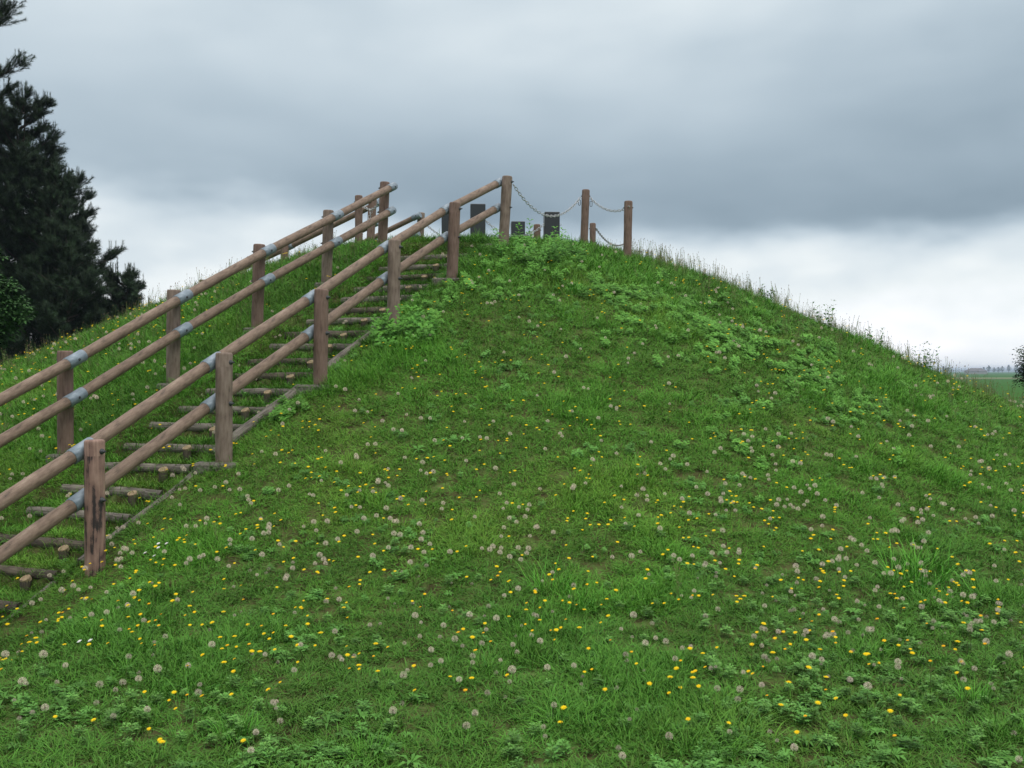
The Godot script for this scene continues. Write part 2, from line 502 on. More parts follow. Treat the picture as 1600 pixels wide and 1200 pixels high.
func plant_grass():
	var r := RandomNumberGenerator.new(); r.seed = 77
	var field: Node3D = meta(Node3D.new(), "green meadow grass covering the whole mound and the ground before it", "grass", "", "stuff")
	field.name = "grass"
	add_child(field)
	var kinds := []
	for i in 5: kinds.append([grass_mesh(100 + i, 30, 0.06, 0.08, 0.0046, 1.9), PackedFloat32Array()])
	for i in 3: kinds.append([grass_mesh(200 + i, 26, 0.055, 0.14, 0.005, 1.6, 0.06), PackedFloat32Array()])
	var d := 3.0
	while d < 24.0:
		var dens := clampf(620.0 - (d - 5.0) * 42.0, 180.0, 620.0)
		if d > 17.5: dens = 90.0
		var step := 1.0 / sqrt(dens)
		var half := d * 0.56 + 1.6
		var x := -half
		while x < half:
			var xx := x + r.randf_range(-0.5, 0.5) * step
			var dd := d + r.randf_range(-0.5, 0.5) * step
			x += step
			var rc := sqrt((xx - CX) * (xx - CX) + (dd - CD) * (dd - CD))
			if dd > 18.5 and rc < 10.0 and rc > 4.5 and absf(xx - CX) < 6.0:
				continue                       # the far slope, seen from nowhere near
			var lu := lump(xx, dd)
			var bare := n_fine.get_noise_2d(xx * 1.3 + 9.0, dd * 1.3)
			var tall := smoothstep(0.05, 0.55, lu + 0.35 * n_fine.get_noise_2d(xx * 0.5, dd * 0.5))
			tall = maxf(tall, 0.75 * (1.0 - smoothstep(3.4, 5.6, rc)))
			var px := xx - P6.x
			var pd := dd - P6.y
			var off := px * N.x + pd * N.y
			if off < -1.75: tall = maxf(tall, 0.65 * smoothstep(-8.0, -5.0, px * E.x + pd * E.y) + 0.2)
			var step_on := in_stair(xx, dd)
			if step_on:
				var q := -(px * E.x + pd * E.y) / RUN
				var u := ceilf(q) - q
				if u < 0.13: continue
				if off > -1.3 and off < -0.7 and u > 0.15 and r.randf() < 0.3: continue
				tall = 0.7 if u > 0.62 else 0.3
			elif bare > lerpf(0.09, 0.26, smoothstep(7.0, 12.5, dd)) and r.randf() < 0.5 + bare and tall < 0.6:
				continue
			var big := r.randf() < tall * 0.55
			var k := 5 + r.randi() % 3 if big else r.randi() % 5
			var sy := r.randf_range(0.65, 1.2) * lerpf(0.8, 1.25, tall) * lerpf(0.68, 1.0, smoothstep(6.5, 10.0, dd))
			var sx := r.randf_range(0.85, 1.3) * (1.0 + clampf((d - 8.0) * 0.05, 0.0, 0.5))
			var hy := height(xx, dd)
			var nrm := Vector3((height(xx - 0.1, dd) - hy) * 10.0, 1.4, (hy - height(xx, dd - 0.1)) * 10.0) if not step_on else Vector3.UP
			nrm = (nrm.normalized() + Vector3(r.randf_range(-0.25, 0.25), 0, r.randf_range(-0.25, 0.25))).normalized()
			var b := frame(nrm).rotated(nrm, r.randf() * TAU) * Basis.from_scale(Vector3(sx, sy, sx))
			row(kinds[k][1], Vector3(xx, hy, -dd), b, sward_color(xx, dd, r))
		d += step
	for i in 9000:                      # rough verge between the mound and the fields
		var dd := r.randf_range(23.5, 62.0)
		var xx := dd * r.randf_range(0.3, 0.62) * (1.0 if r.randf() < 0.7 else -1.0)
		var sc := r.randf_range(2.0, 3.6) * (1.0 + dd * 0.008)
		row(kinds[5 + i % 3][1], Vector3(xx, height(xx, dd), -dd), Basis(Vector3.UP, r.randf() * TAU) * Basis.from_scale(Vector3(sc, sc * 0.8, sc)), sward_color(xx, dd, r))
	for k in kinds: scatter("grass_blades", k[0], M.blade, k[1], field)
	print("grass done")

func tilted(x: float, d: float, r: RandomNumberGenerator) -> Basis:
	var n := slope_normal(x, d, 1.3)
	return frame(n).rotated(n, r.randf() * TAU)

func plant_weeds():
	var r := RandomNumberGenerator.new(); r.seed = 99
	var herbs: Node3D = meta(Node3D.new(), "low leafy weeds in patches through the grass of the mound", "weeds", "", "stuff")
	herbs.name = "leafy_weeds"
	add_child(herbs)
	var ws := []
	for i in 3: ws.append([weed_mesh(300 + i, 4, 0.095, 0.06, 0.062), PackedFloat32Array()])
	var rs := []
	for i in 3: rs.append([rosette_mesh(330 + i), PackedFloat32Array()])
	# patches: x, d, radius, size
	var patches := [[2.4, 12.0, 1.3, 1.35], [3.4, 11.2, 1.0, 1.2], [1.3, 12.6, 0.9, 1.3], [0.2, 13.4, 0.8, 1.4], [-0.5, 12.3, 0.6, 1.2], [-2.2, 9.6, 0.35, 1.2], [2.1, 9.2, 0.5, 1.0]]
	for p in patches:
		var n := int((95.0 if p[1] > 8.0 else 36.0) * p[2] * p[2])
		for i in n:
			var a := r.randf() * TAU
			var q: float = p[2] * absf(r.randfn(0.0, 0.75))
			var x: float = p[0] + cos(a) * q
			var d: float = p[1] + sin(a) * q
			if in_stair(x, d): continue
			var s: float = p[3] * r.randf_range(0.45, 0.95)
			var v := r.randf_range(0.75, 1.2)
			row(ws[r.randi() % 3][1], on_ground(x, d), tilted(x, d, r) * Basis.from_scale(Vector3(s, s * r.randf_range(0.8, 1.2), s)), (Color(0.12, 0.3, 0.048) if p[1] > 8.0 else Color(0.1, 0.22, 0.05)) * v)
	for i in 2400:
		var d := 3.6 + 11.0 * pow(r.randf(), 1.5)
		var x := r.randf_range(-0.55, 0.55) * d
		var here := n_weed.get_noise_2d(x, d)
		if here < -0.05 + r.randf_range(0.0, 0.3): continue
		if in_stair(x, d) and r.randf() < 0.7: continue
		var v := r.randf_range(0.7, 1.25)
		var s := r.randf_range(0.4, 0.85)
		var b := tilted(x, d, r) * Basis.from_scale(Vector3.ONE * s)
		if r.randf() < 0.5: row(rs[r.randi() % 3][1], on_ground(x, d, 0.015), b, Color(0.085, 0.22, 0.04) * v)
		else: row(ws[r.randi() % 3][1], on_ground(x, d), b * Basis.from_scale(Vector3(0.9, 0.8, 0.9)), Color(0.1, 0.25, 0.05) * v)
	var sp := []
	for i in 4: sp.append([weed_mesh(370 + i, 2, 0.06, 0.02, 0.05), PackedFloat32Array()])
	for q in [[2.2, 5.7, 1.1, 65], [2.1, 4.8, 0.9, 35], [1.3, 4.8, 0.7, 22], [-1.3, 4.6, 0.7, 26], [-2.0, 4.7, 0.6, 20], [0.3, 4.5, 0.8, 16], [1.7, 6.6, 0.8, 25], [2.9, 6.2, 0.8, 25], [0.0, 6.5, 2.5, 80]]:
		for i in q[3]:
			var x: float = q[0] + r.randfn(0.0, 0.5) * q[2]
			var d: float = maxf(3.6, q[1] + r.randfn(0.0, 0.45) * q[2])
			if in_stair(x, d): continue
			row(sp[r.randi() % 4][1], on_ground(x, d, 0.02), tilted(x, d, r) * Basis.from_scale(Vector3.ONE * r.randf_range(0.45, 0.95)), Color(0.115, 0.26, 0.055) * r.randf_range(0.7, 1.3))
	for k in ws + rs + sp: scatter("weed_leaves", k[0], M.leaf, k[1], herbs)
	# seed stems: the fringe that stands against the sky
	var fr: Node3D = meta(Node3D.new(), "thin brown seed stems of plantain and grass standing above the turf", "seed stems", "", "stuff")
	fr.name = "seed_stems"
	add_child(fr)
	var ss := []
	for i in 4: ss.append([seed_stem_mesh(350 + i), PackedFloat32Array()])
	for i in 13500:
		var a := r.randf() * TAU
		var rc := r.randf_range(2.6, 11.0)
		var x := CX + cos(a) * rc * 1.04
		var d := CD + sin(a) * rc
		if d < 3.6 or absf(x) > d * 0.56 + 1.0 or in_stair(x, d): continue
		var off := (x - P6.x) * N.x + (d - P6.y) * N.y
		if off > -2.1 and off < 0.3 and d < 14.0: continue
		var side := smoothstep(0.0, 0.5, cos(a)) * smoothstep(-0.95, -0.2, sin(a))
		side = maxf(side, smoothstep(0.3, 0.8, -cos(a)) * 0.7)
		if r.randf() > 0.03 + 0.97 * side: continue
		if d > CD + 4.0 and rc > 4.0 and absf(x - CX) < 4.0: continue
		var s := r.randf_range(0.4, 0.8) * (0.8 if n_weed.get_noise_2d(x, d) < 0.0 else 1.15)
		row(ss[r.randi() % 4][1], on_ground(x, d), Basis(Vector3.UP, r.randf() * TAU) * Basis.from_scale(Vector3.ONE * s), Color.WHITE)
	for k in ss: scatter("stems", k[0], M.seed, k[1], fr)

# ------------------------------------------------------------------ flowers
func stem_into(st: SurfaceTool, top: Vector3, c: Color):
	st.set_color(c)
	var m := Vector3(top.x * 0.3, top.y * 0.5, top.z * 0.3)
	for k in 3:
		var a := Vector3(cos(k * 2.094), 0, sin(k * 2.094)) * 0.0016
		var b := Vector3(cos(k * 2.094 + 2.094), 0, sin(k * 2.094 + 2.094)) * 0.0016
		tri(st, Vector3(0, -0.02, 0) + a, m + a, m + b); tri(st, Vector3(0, -0.02, 0) + a, m + b, Vector3(0, -0.02, 0) + b)
		tri(st, m + a, top, m + b)

func flower_mesh(seed_: int, h: float, rad: float, petal: Color, eye: Color, n: int) -> ArrayMesh:
	var r := RandomNumberGenerator.new(); r.seed = seed_
	var st := st_new()
	st.set_smooth_group(-1)
	var top := Vector3(r.randf_range(-0.03, 0.03), h, r.randf_range(-0.03, 0.03))
	stem_into(st, top, Color(0.07, 0.12, 0.03))
	var nb := frame(Vector3(r.randf_range(-0.45, 0.45), 1, r.randf_range(-0.1, 0.5)))
	for ring in 2:
		for i in n:
			var a := TAU * (i + ring * 0.5) / n + r.randf() * 0.15
			var d := nb * Vector3(cos(a), 0.12 + 0.35 * ring, sin(a)).normalized()
			var s := nb * Vector3(-sin(a), 0, cos(a))
			leaf_quad(st, top + d * rad * 0.05, d, s, rad * r.randf_range(0.85, 1.05) * (1.0 - 0.35 * ring), rad * 3.6 / n, petal * r.randf_range(0.85, 1.1), 0.05)
	st.set_color(eye)
	for i in 6:
		var a := TAU * i / 6.0
		var b := TAU * (i + 1) / 6.0
		tri(st, top + nb * Vector3(0, rad * 0.3, 0), top + nb * Vector3(cos(b) * rad * 0.3, rad * 0.14, sin(b) * rad * 0.3), top + nb * Vector3(cos(a) * rad * 0.3, rad * 0.14, sin(a) * rad * 0.3))
		st.set_color(eye)
	st.set_color(Color(0.06, 0.11, 0.03))
	for i in 5:
		var a := TAU * i / 5.0
		var b := TAU * (i + 1) / 5.0
		tri(st, top - nb.y * rad * 0.5, top + nb * Vector3(cos(a), 0.1, sin(a)) * rad * 0.28, top + nb * Vector3(cos(b), 0.1, sin(b)) * rad * 0.28)
	return done(st)

func clock_mesh(seed_: int, h: float, rad: float, tone: float, gone: float) -> ArrayMesh:
	var r := RandomNumberGenerator.new(); r.seed = seed_
	var st := st_new()
	st.set_smooth_group(-1)
	var top := Vector3(r.randf_range(-0.03, 0.03), h, r.randf_range(-0.03, 0.03))
	stem_into(st, top, Color(0.09, 0.12, 0.04))
	var core := Color(0.13, 0.1, 0.06)
	for i in 20:
		st.set_color(core)
		var a := r.randf() * TAU
		var z := r.randf_range(-1, 1)
		var d := Vector3(sqrt(1 - z * z) * cos(a), z, sqrt(1 - z * z) * sin(a)) * rad * 0.3
		tri(st, top + d, top + d.rotated(Vector3.UP, 1.3), top + d.rotated(Vector3.RIGHT, 1.3))
	var n := 46
	for i in n:                     # golden-angle parachutes
		var z := 1.0 - 2.0 * (i + 0.5) / n
		var a := i * 2.39996
		var d := Vector3(sqrt(1 - z * z) * cos(a), z, sqrt(1 - z * z) * sin(a))
		if z < -0.75: continue
		if r.randf() < gone: continue
		var b := frame(d)
		var v := r.randf_range(0.75, 1.1)
		st.set_color(Color(0.57, 0.485, 0.395) * v * tone)
		var hub := top + d * rad * r.randf_range(0.66, 0.8)
		tri(st, top + d * rad * 0.2, hub + b.x * 0.0005, hub - b.x * 0.0005)
		for k in 5:
			var t := TAU * k / 5.0 + i
			var o := b * Vector3(cos(t) * 0.42, 0.3, sin(t) * 0.42) * rad
			var s := b * Vector3(-sin(t), 0, cos(t)) * rad * 0.034
			tri(st, hub, hub + o + s, hub + o - s)
	return done(st)

func scatter_flowers():
	var r := RandomNumberGenerator.new(); r.seed = 4242
	var ym := []
	for i in 5: ym.append(flower_mesh(400 + i, 0.07 + 0.022 * i, [0.0135, 0.016, 0.012, 0.0145, 0.0115][i], Color(0.8, [0.56, 0.6, 0.52, 0.6, 0.42][i], 0.015), Color(0.75, 0.42, 0.01), 13))
	var cm := []
	for i in 7: cm.append(clock_mesh(420 + i, 0.06 + 0.017 * i, [0.0128, 0.0148, 0.0108, 0.0165, 0.01, 0.0138, 0.0118][i], [1.45, 1.3, 0.95, 1.5, 0.75, 1.15, 0.85][i], [0.05, 0.05, 0.2, 0.1, 0.45, 0.3, 0.12][i]))
	var wm := flower_mesh(440, 0.14, 0.016, Color(0.8, 0.8, 0.8), Color(0.75, 0.75, 0.6), 12)
	var field: Node3D = meta(Node3D.new(), "smaller yellow flowers and seed clocks spread far off over the mound flanks", "wildflowers", "", "stuff")
	field.name = "distant_wildflowers"
	add_child(field)
	var far_y := PackedFloat32Array()
	var far_c := PackedFloat32Array()
	for kind in 2:
		var spots := []
		var tries := 0
		while spots.size() < (900 if kind else 1150) and tries < 40000:
			tries += 1
			var d := 3.95 + (10.4 if r.randf() < (0.55 if kind else 0.75) else 5.8) * lerpf(r.randf(), r.randf(), 0.2)
			var x := r.randf_range(-0.54, 0.54) * d
			if in_stair(x, d) and r.randf() < 0.75: continue
			if Vector2(x - CX, d - CD).length() < 2.3: continue
			if n_weed.get_noise_2d(x * 0.7 + 90.0 - kind * 3.0, d * 0.7) < r.randf_range(-0.75, 0.2): continue
			spots.append(Vector2(x, d))
			if r.randf() < 0.2: spots.append(Vector2(x, d) + Vector2(r.randf_range(-0.09, 0.09), r.randf_range(-0.09, 0.09)))
		spots.sort_custom(func(p, q): return p.y < q.y)
		for i in spots.size():
			var p: Vector2 = spots[i]
			var s := r.randf_range(0.75, 1.2)
			var sc := Vector3.ONE * s
			var turn := r.randf_range(-0.7, 0.7)
			if i >= 300:
				row(far_c if kind else far_y, on_ground(p.x, p.y), Basis(Vector3.UP, turn) * Basis.from_scale(sc), Color.WHITE)
				continue
			var o: MeshInstance3D
			if kind == 0:
				o = put("yellow_flower", ym[r.randi() % 5], M.petal)
				meta(o, "small yellow dandelion-like flower on a thin stem in the mound's grass", "flower", "yellow flowers dotted over the mound")
			else:
				o = put("seed_clock", cm[r.randi() % 7], M.seed)
				meta(o, "round pale fluffy seed clock on a thin stem in the mound's grass", "seed head", "seed clocks dotted over the mound")
			o.position = on_ground(p.x, p.y)
			o.rotation.y = turn
			o.scale = sc
	for i in 4200:
		var a := r.randf() * TAU
		var rc := r.randf_range(2.4, 10.5)
		var x := CX + cos(a) * rc * 1.04
		var d := CD + sin(a) * rc
		var left := x < -0.3 * d
		if d < 9.0 or absf(x) > d * 0.56 + 0.8 or in_stair(x, d) or d > CD + 3.5: continue
		if not left and (d < 13.0 or r.randf() < 0.8): continue
		var s := r.randf_range(0.8, 1.2)
		var b := Basis(Vector3.UP, r.randf_range(-0.7, 0.7)) * Basis.from_scale(Vector3(s, r.randf_range(1.0, 1.35), s))
		if r.randf() < (0.75 if left else 0.5): row(far_y, on_ground(x, d), b, Color.WHITE)
		elif r.randf() < 0.8: row(far_c, on_ground(x, d), b, Color.WHITE)
	scatter("yellow_flowers", ym[3], M.petal, far_y, field)
	scatter("seed_clocks", cm[3], M.seed, far_c, field)
	for q in [[-2.62, 7.32], [-2.56, 7.3], [-2.6, 7.25], [-2.69, 7.22], [-2.59, 7.12]]:
		var o := put("white_flower", wm, M.petal)
		meta(o, "small white daisy-like flower in the cluster beside the black-streaked stair post", "flower", "white flowers by the stair foot")
		o.position = on_ground(q[0], q[1])
		o.rotation.y = r.randf_range(-0.6, 0.6)
	for q in [[-2.38, 5.4], [-2.33, 5.42]]:
		var o := put("white_flower", wm, M.petal)
		meta(o, "small white daisy-like flower, one of a pair in the short grass below the stair", "flower", "pair of white flowers below the stair")
		o.position = on_ground(q[0], q[1])

# ------------------------------------------------------------------ tufts and bushes
func plant_tufts():
	var tm := []
	for i in 3: tm.append(grass_mesh(500 + i, 130, 0.13, 0.25, 0.0048, 1.9, 0.04))
	var spots := [[0.27, 6.75, 1.15], [0.45, 6.5, 0.9], [2.85, 7.1, 1.6], [3.05, 7.4, 1.3], [0.75, 12.4, 1.35], [-1.25, 4.55, 0.7], [-0.6, 4.25, 0.55], [2.3, 5.0, 0.7]]
	var r := RandomNumberGenerator.new(); r.seed = 8
	for q in spots:
		var o := thing("grass_tuft", on_ground(q[0], q[1]), "coarse tuft of long arching bright green blades rising above the shorter turf", "grass tuft", "coarse grass tufts on the slope")
		var mm := put("blades", tm[r.randi() % 3], M.tuft, o)
		o.scale = Vector3.ONE * q[2]
		o.rotation.y = r.randf() * TAU
	for q in [[0.22, 13.6, 1.0, "bushy bright green weed clump just below the summit posts"], [0.72, 14.1, 0.55, "small leafy weed clump beside the black pillar on the summit rim"], [-1.2, 11.1, 0.7, "leafy weed at the foot of a stair post half way up"]]:
		var o := thing("weed_bush", on_ground(q[0], q[1]), q[3], "weed")
		var rr := RandomNumberGenerator.new(); rr.seed = int(q[1] * 100)
		o.basis = frame(slope_normal(q[0], q[1], 1.2))
		put("leaves", weed_mesh(int(q[1] * 77), 34, 0.36 * q[2], 0.5 * q[2], 0.1), M.bush, o)
	for q in [[5.75, 14.0, "leafy weed standing up against the sky on the mound flank facing the fields"], [4.6, 14.6, "slim branching weed among seed stems on the mound's flank"], [3.75, 14.9, "low leafy weed on the mound flank nearest the chain posts"], [5.2, 14.35, "low leafy weed between the two taller weeds of the flank"]]:
		var o := thing("tall_weed", on_ground(q[0], q[1]), q[2], "weed")
		put("leaves", weed_mesh(int(q[1] * 31), 9, 0.42 if q[1] in [14.0, 14.6] else 0.28, 0.12, 0.09), M.bush, o)

# ------------------------------------------------------------------ stair, railings, summit
func post_mesh(base: Vector3, top: Vector3, rad: float) -> ArrayMesh:
	var up := (top - base).normalized()
	var pts := [base]
	var rr := [rad * 1.02]
	for i in range(1, 5):
		pts.append(base.lerp(top, i / 5.0)); rr.append(rad * (1.0 + 0.012 * sin(i * 3.7 + base.x * 5.0)))
	for q in [[0.022, 1.0], [0.009, 0.965], [0.002, 0.88], [0.0, 0.76]]:
		pts.append(top - up * q[0]); rr.append(rad * q[1])
	return tube_mesh(pts, rr, 18, true, 0.012)

func along(s: float, off: float, up := 0.0) -> Vector3:
	var q := P6 + E * s + N * off
	return Vector3(q.x, stair_line(s) + up, -q.y)

func railing(called: String, label: String, tops: Array, inward: Vector3, mats: Array, first_worn := -1, rad := 0.073, extra := 0.1, cap_end := true):
	# tops: [Vector3 post top, lean x]; rails hang on the inner side of the posts
	var first: Vector3 = tops[0][0]
	var o := thing(called, Vector3(first.x, first.y - 0.98, first.z), label, "railing")
	var org := o.position
	var n := tops.size()
	var side := inward * (rad + 0.055)
	for i in n:
		var t: Vector3 = tops[i][0]
		var b := t - Vector3(tops[i][1], 0.98, 0)
		b.y = minf(b.y, height(b.x, -b.z)) - 0.25
		put("post", post_mesh(b - org, t - org, rad), M.post_worn if i == first_worn else mats[i % mats.size()], o)
		var fb := frame(inward)
		var fst := st_new()
		var fc := t - Vector3(tops[i][1], 0.98, 0) + inward * 0.06
		fc.y = minf(fc.y, height(b.x, -b.z)) - 0.09
		box(fst, fc - org, Vector3(0.185, 0.115, 0.13), Basis(Vector3.UP, atan2(E.x, E.y) * 0.0), 0.02)
		if i != first_worn: put("footing", done(fst), M.concrete, o)
	for lev in [0.085, 0.445]:
		for i in n:
			var a: Vector3 = tops[i][0] - Vector3(tops[i][1] * lev, lev, 0) + side - org
			if i < n - 1:
				var c: Vector3 = tops[i + 1][0] - Vector3(tops[i + 1][1] * lev, lev, 0) + side - org
				var pts := []
				var rr := []
				for k in 9:
					pts.append(a.lerp(c, k / 8.0)); rr.append(0.053 * (1.0 + 0.02 * sin(k * 2.3 + i)))
				put("rail", tube_mesh(pts, rr, 14, false, 0.012), M.rail, o)
			# galvanised sleeve over the joint
			var dir: Vector3 = ((tops[min(i + 1, n - 1)][0] - tops[max(i - 1, 0)][0]) as Vector3).normalized()
			var s0 := a - dir * 0.105
			var s1 := a + dir * (0.105 if i < n - 1 else 0.07)
			var sst := st_new()
			tube(sst, [s0 - dir * 0.002, s0, s1, s1 + dir * 0.002], [0.0545, 0.0595, 0.0595, 0.056], 16, true)
			put("sleeve", done(sst), M.zinc, o)
			# through bolt: nut and washer on the outer face, head on the sleeve
			var bst := st_new()
			var p0: Vector3 = a - side - inward * (rad - 0.004)
			tube(bst, [p0, p0 - inward * 0.006, p0 - inward * 0.006, p0 - inward * 0.022, p0 - inward * 0.022, p0 - inward * 0.04], [0.022, 0.022, 0.014, 0.014, 0.007, 0.007], 8, true)
			put("bolt_nut", done(bst), M.bolt, o)
			var p1: Vector3 = a + inward * 0.0575
			put("bolt_head", tube_mesh([p1, p1 + inward * 0.008], [0.014, 0.011], 8, true), M.bolt, o)
	return o

func link_into(st: SurfaceTool, c: Vector3, dir: Vector3, side: Vector3, len_: float, w: float, wire: float):
	var pts := []
	var rr := []
	var h := len_ * 0.5 - w * 0.5
	for k in 13:
		var a := TAU * k / 12.0
		pts.append(c + dir * (cos(a) * w * 0.5 + signf(cos(a)) * h * (1.0 if absf(cos(a)) > 0.01 else 0.0)) + side * sin(a) * w * 0.5)
		rr.append(wire)
	tube(st, pts, rr, 5, false)

func chain(at: Vector3, to: Vector3, sag: float, label: String, m: Material, loose := 0):
	var o := put("chain", null, null)
	o.position = at
	meta(o, label, "chain", "")
	var pts := []
	for i in 401:
		var t := i / 400.0
		pts.append(at.lerp(to, t) - Vector3.UP * sag * 4.0 * t * (1.0 - t) - at)
	var st := st_new()
	var pitch := 0.05
	var acc := 0.0
	var k := 0
	for i in 400:
		acc += (pts[i + 1] - pts[i]).length()
		if acc >= pitch or i == 0:
			acc = 0.0
			var dir: Vector3 = (pts[i + 1] - pts[i]).normalized()
			var b := frame(dir)
			var flat := dir.cross(Vector3.UP).normalized()
			var side := flat if k % 2 == 0 else flat.cross(dir)
			side = side.rotated(dir, 0.5)
			link_into(st, pts[i], dir, side, 0.068, 0.035, 0.0046)
			k += 1
	for j in loose:
		var p: Vector3 = pts[230] - Vector3(0.012 * j, 0.028 + 0.043 * j, 0)
		link_into(st, p, Vector3(0.25, -1, 0.05).normalized(), Vector3(1, 0.25, 0) .normalized() if j % 2 == 0 else Vector3(0, 0, 1), 0.058, 0.03, 0.0048)
	o.mesh = done(st)
	o.material_override = m
	return o

func hook(parent: Node3D, at: Vector3):
	var st := st_new()
	link_into(st, at - parent.position, Vector3.UP, Vector3.RIGHT, 0.085, 0.035, 0.0045)
	put("snap_hook", done(st), M.bolt, parent)

func chain_post(called: String, top: Vector3, lean: float, rad: float, h: float, label: String):
	var o := thing(called, Vector3(top.x - lean, top.y - h, top.z), label, "post", "")
	var b := Vector3(0, -0.3, 0)
	b.y = minf(0.0, height(o.position.x, -o.position.z) - o.position.y) - 0.25
	put("shaft", post_mesh(b, top - o.position, rad), M.post_b, o)
	var st := st_new()
	var e := top - o.position - Vector3(lean * 0.1, 0.1, 0)
	tube(st, [e - Vector3(rad + 0.012, 0, 0), e + Vector3(rad + 0.012, 0, 0)], [0.009, 0.009], 8, true)
	put("eye_bolt", done(st), M.bolt, o)
	return o

func build_stair():
	var o := thing("log_stair", along(-8.5, -0.9), "weathered log stair with grassy treads climbing the mound between two railings", "stairs")
	var org := o.position
	var r := RandomNumberGenerator.new(); r.seed = 31
	for j in range(0, 25):
		var s := -RUN * j
		var l := -0.36 + r.randf_range(-0.04, 0.04)
		var e := -1.52 + r.randf_range(-0.06, 0.06)
		var rad := r.randf_range(0.042, 0.052)
		var dy := r.randf_range(-0.058, -0.03)
		var tilt := r.randf_range(-0.02, 0.02)
		var pts := []
		var rr := []
		for k in 7:
			var t := k / 6.0
			pts.append(along(s + r.randf_range(-0.006, 0.006), lerpf(e, l, t), -rad + 0.012 + dy + tilt * (t - 0.5)) - org)
			rr.append(rad * (1.0 + 0.05 * sin(k * 2.1 + j)) * (0.94 if k == 0 or k == 6 else 1.0))
		put("step_log", tube_mesh(pts, rr, 12, true, 0.035), M.log if r.randf() < 0.55 else M.log_b, o)
		# the stake driven in on the downhill side of the log, cut face pale
		var sp := -0.63 + r.randf_range(-0.05, 0.05)
		var foot := along(s - 0.105, sp, -0.4) - org
		var head := along(s - 0.1, sp + r.randf_range(-0.01, 0.01), -0.04 + r.randf_range(-0.015, 0.02)) - org
		var stake := put("stake", tube_mesh([foot, foot.lerp(head, 0.5), head], [0.036, 0.04, 0.041], 10, true, 0.03), M.log_b, o)
		var st := st_new()
		var cn := Vector3(-E.x * 0.55 + r.randf_range(-0.12, 0.12), 1.0, E.y * 0.55).normalized()
		tube(st, [head - cn * 0.012, head + cn * 0.017], [0.0415, 0.0405], 12, true)
		put("cut_face", done(st), M.cut, stake)
	for i in 6:          # sloping side logs between the posts
		var s0 := -1.4775 * (i + 1) + 0.12 + r.randf_range(-0.05, 0.08)
		var s1 := -1.4775 * i - 0.05 + r.randf_range(-0.1, 0.0)
		var pts := []
		var rr := []
		for k in 7:
			pts.append(along(lerpf(s0, s1, k / 6.0), -0.225 + 0.015 * sin(k + i), [-0.07, -0.05, -0.01, 0.02, -0.03, -0.05][i]) - org)
			rr.append((0.054 if i in [2, 3] else 0.044) * (1.0 + 0.06 * sin(k * 1.9 + i * 2.0)))
		put("side_log", tube_mesh(pts, rr, 12, true, 0.03), M.log, o)

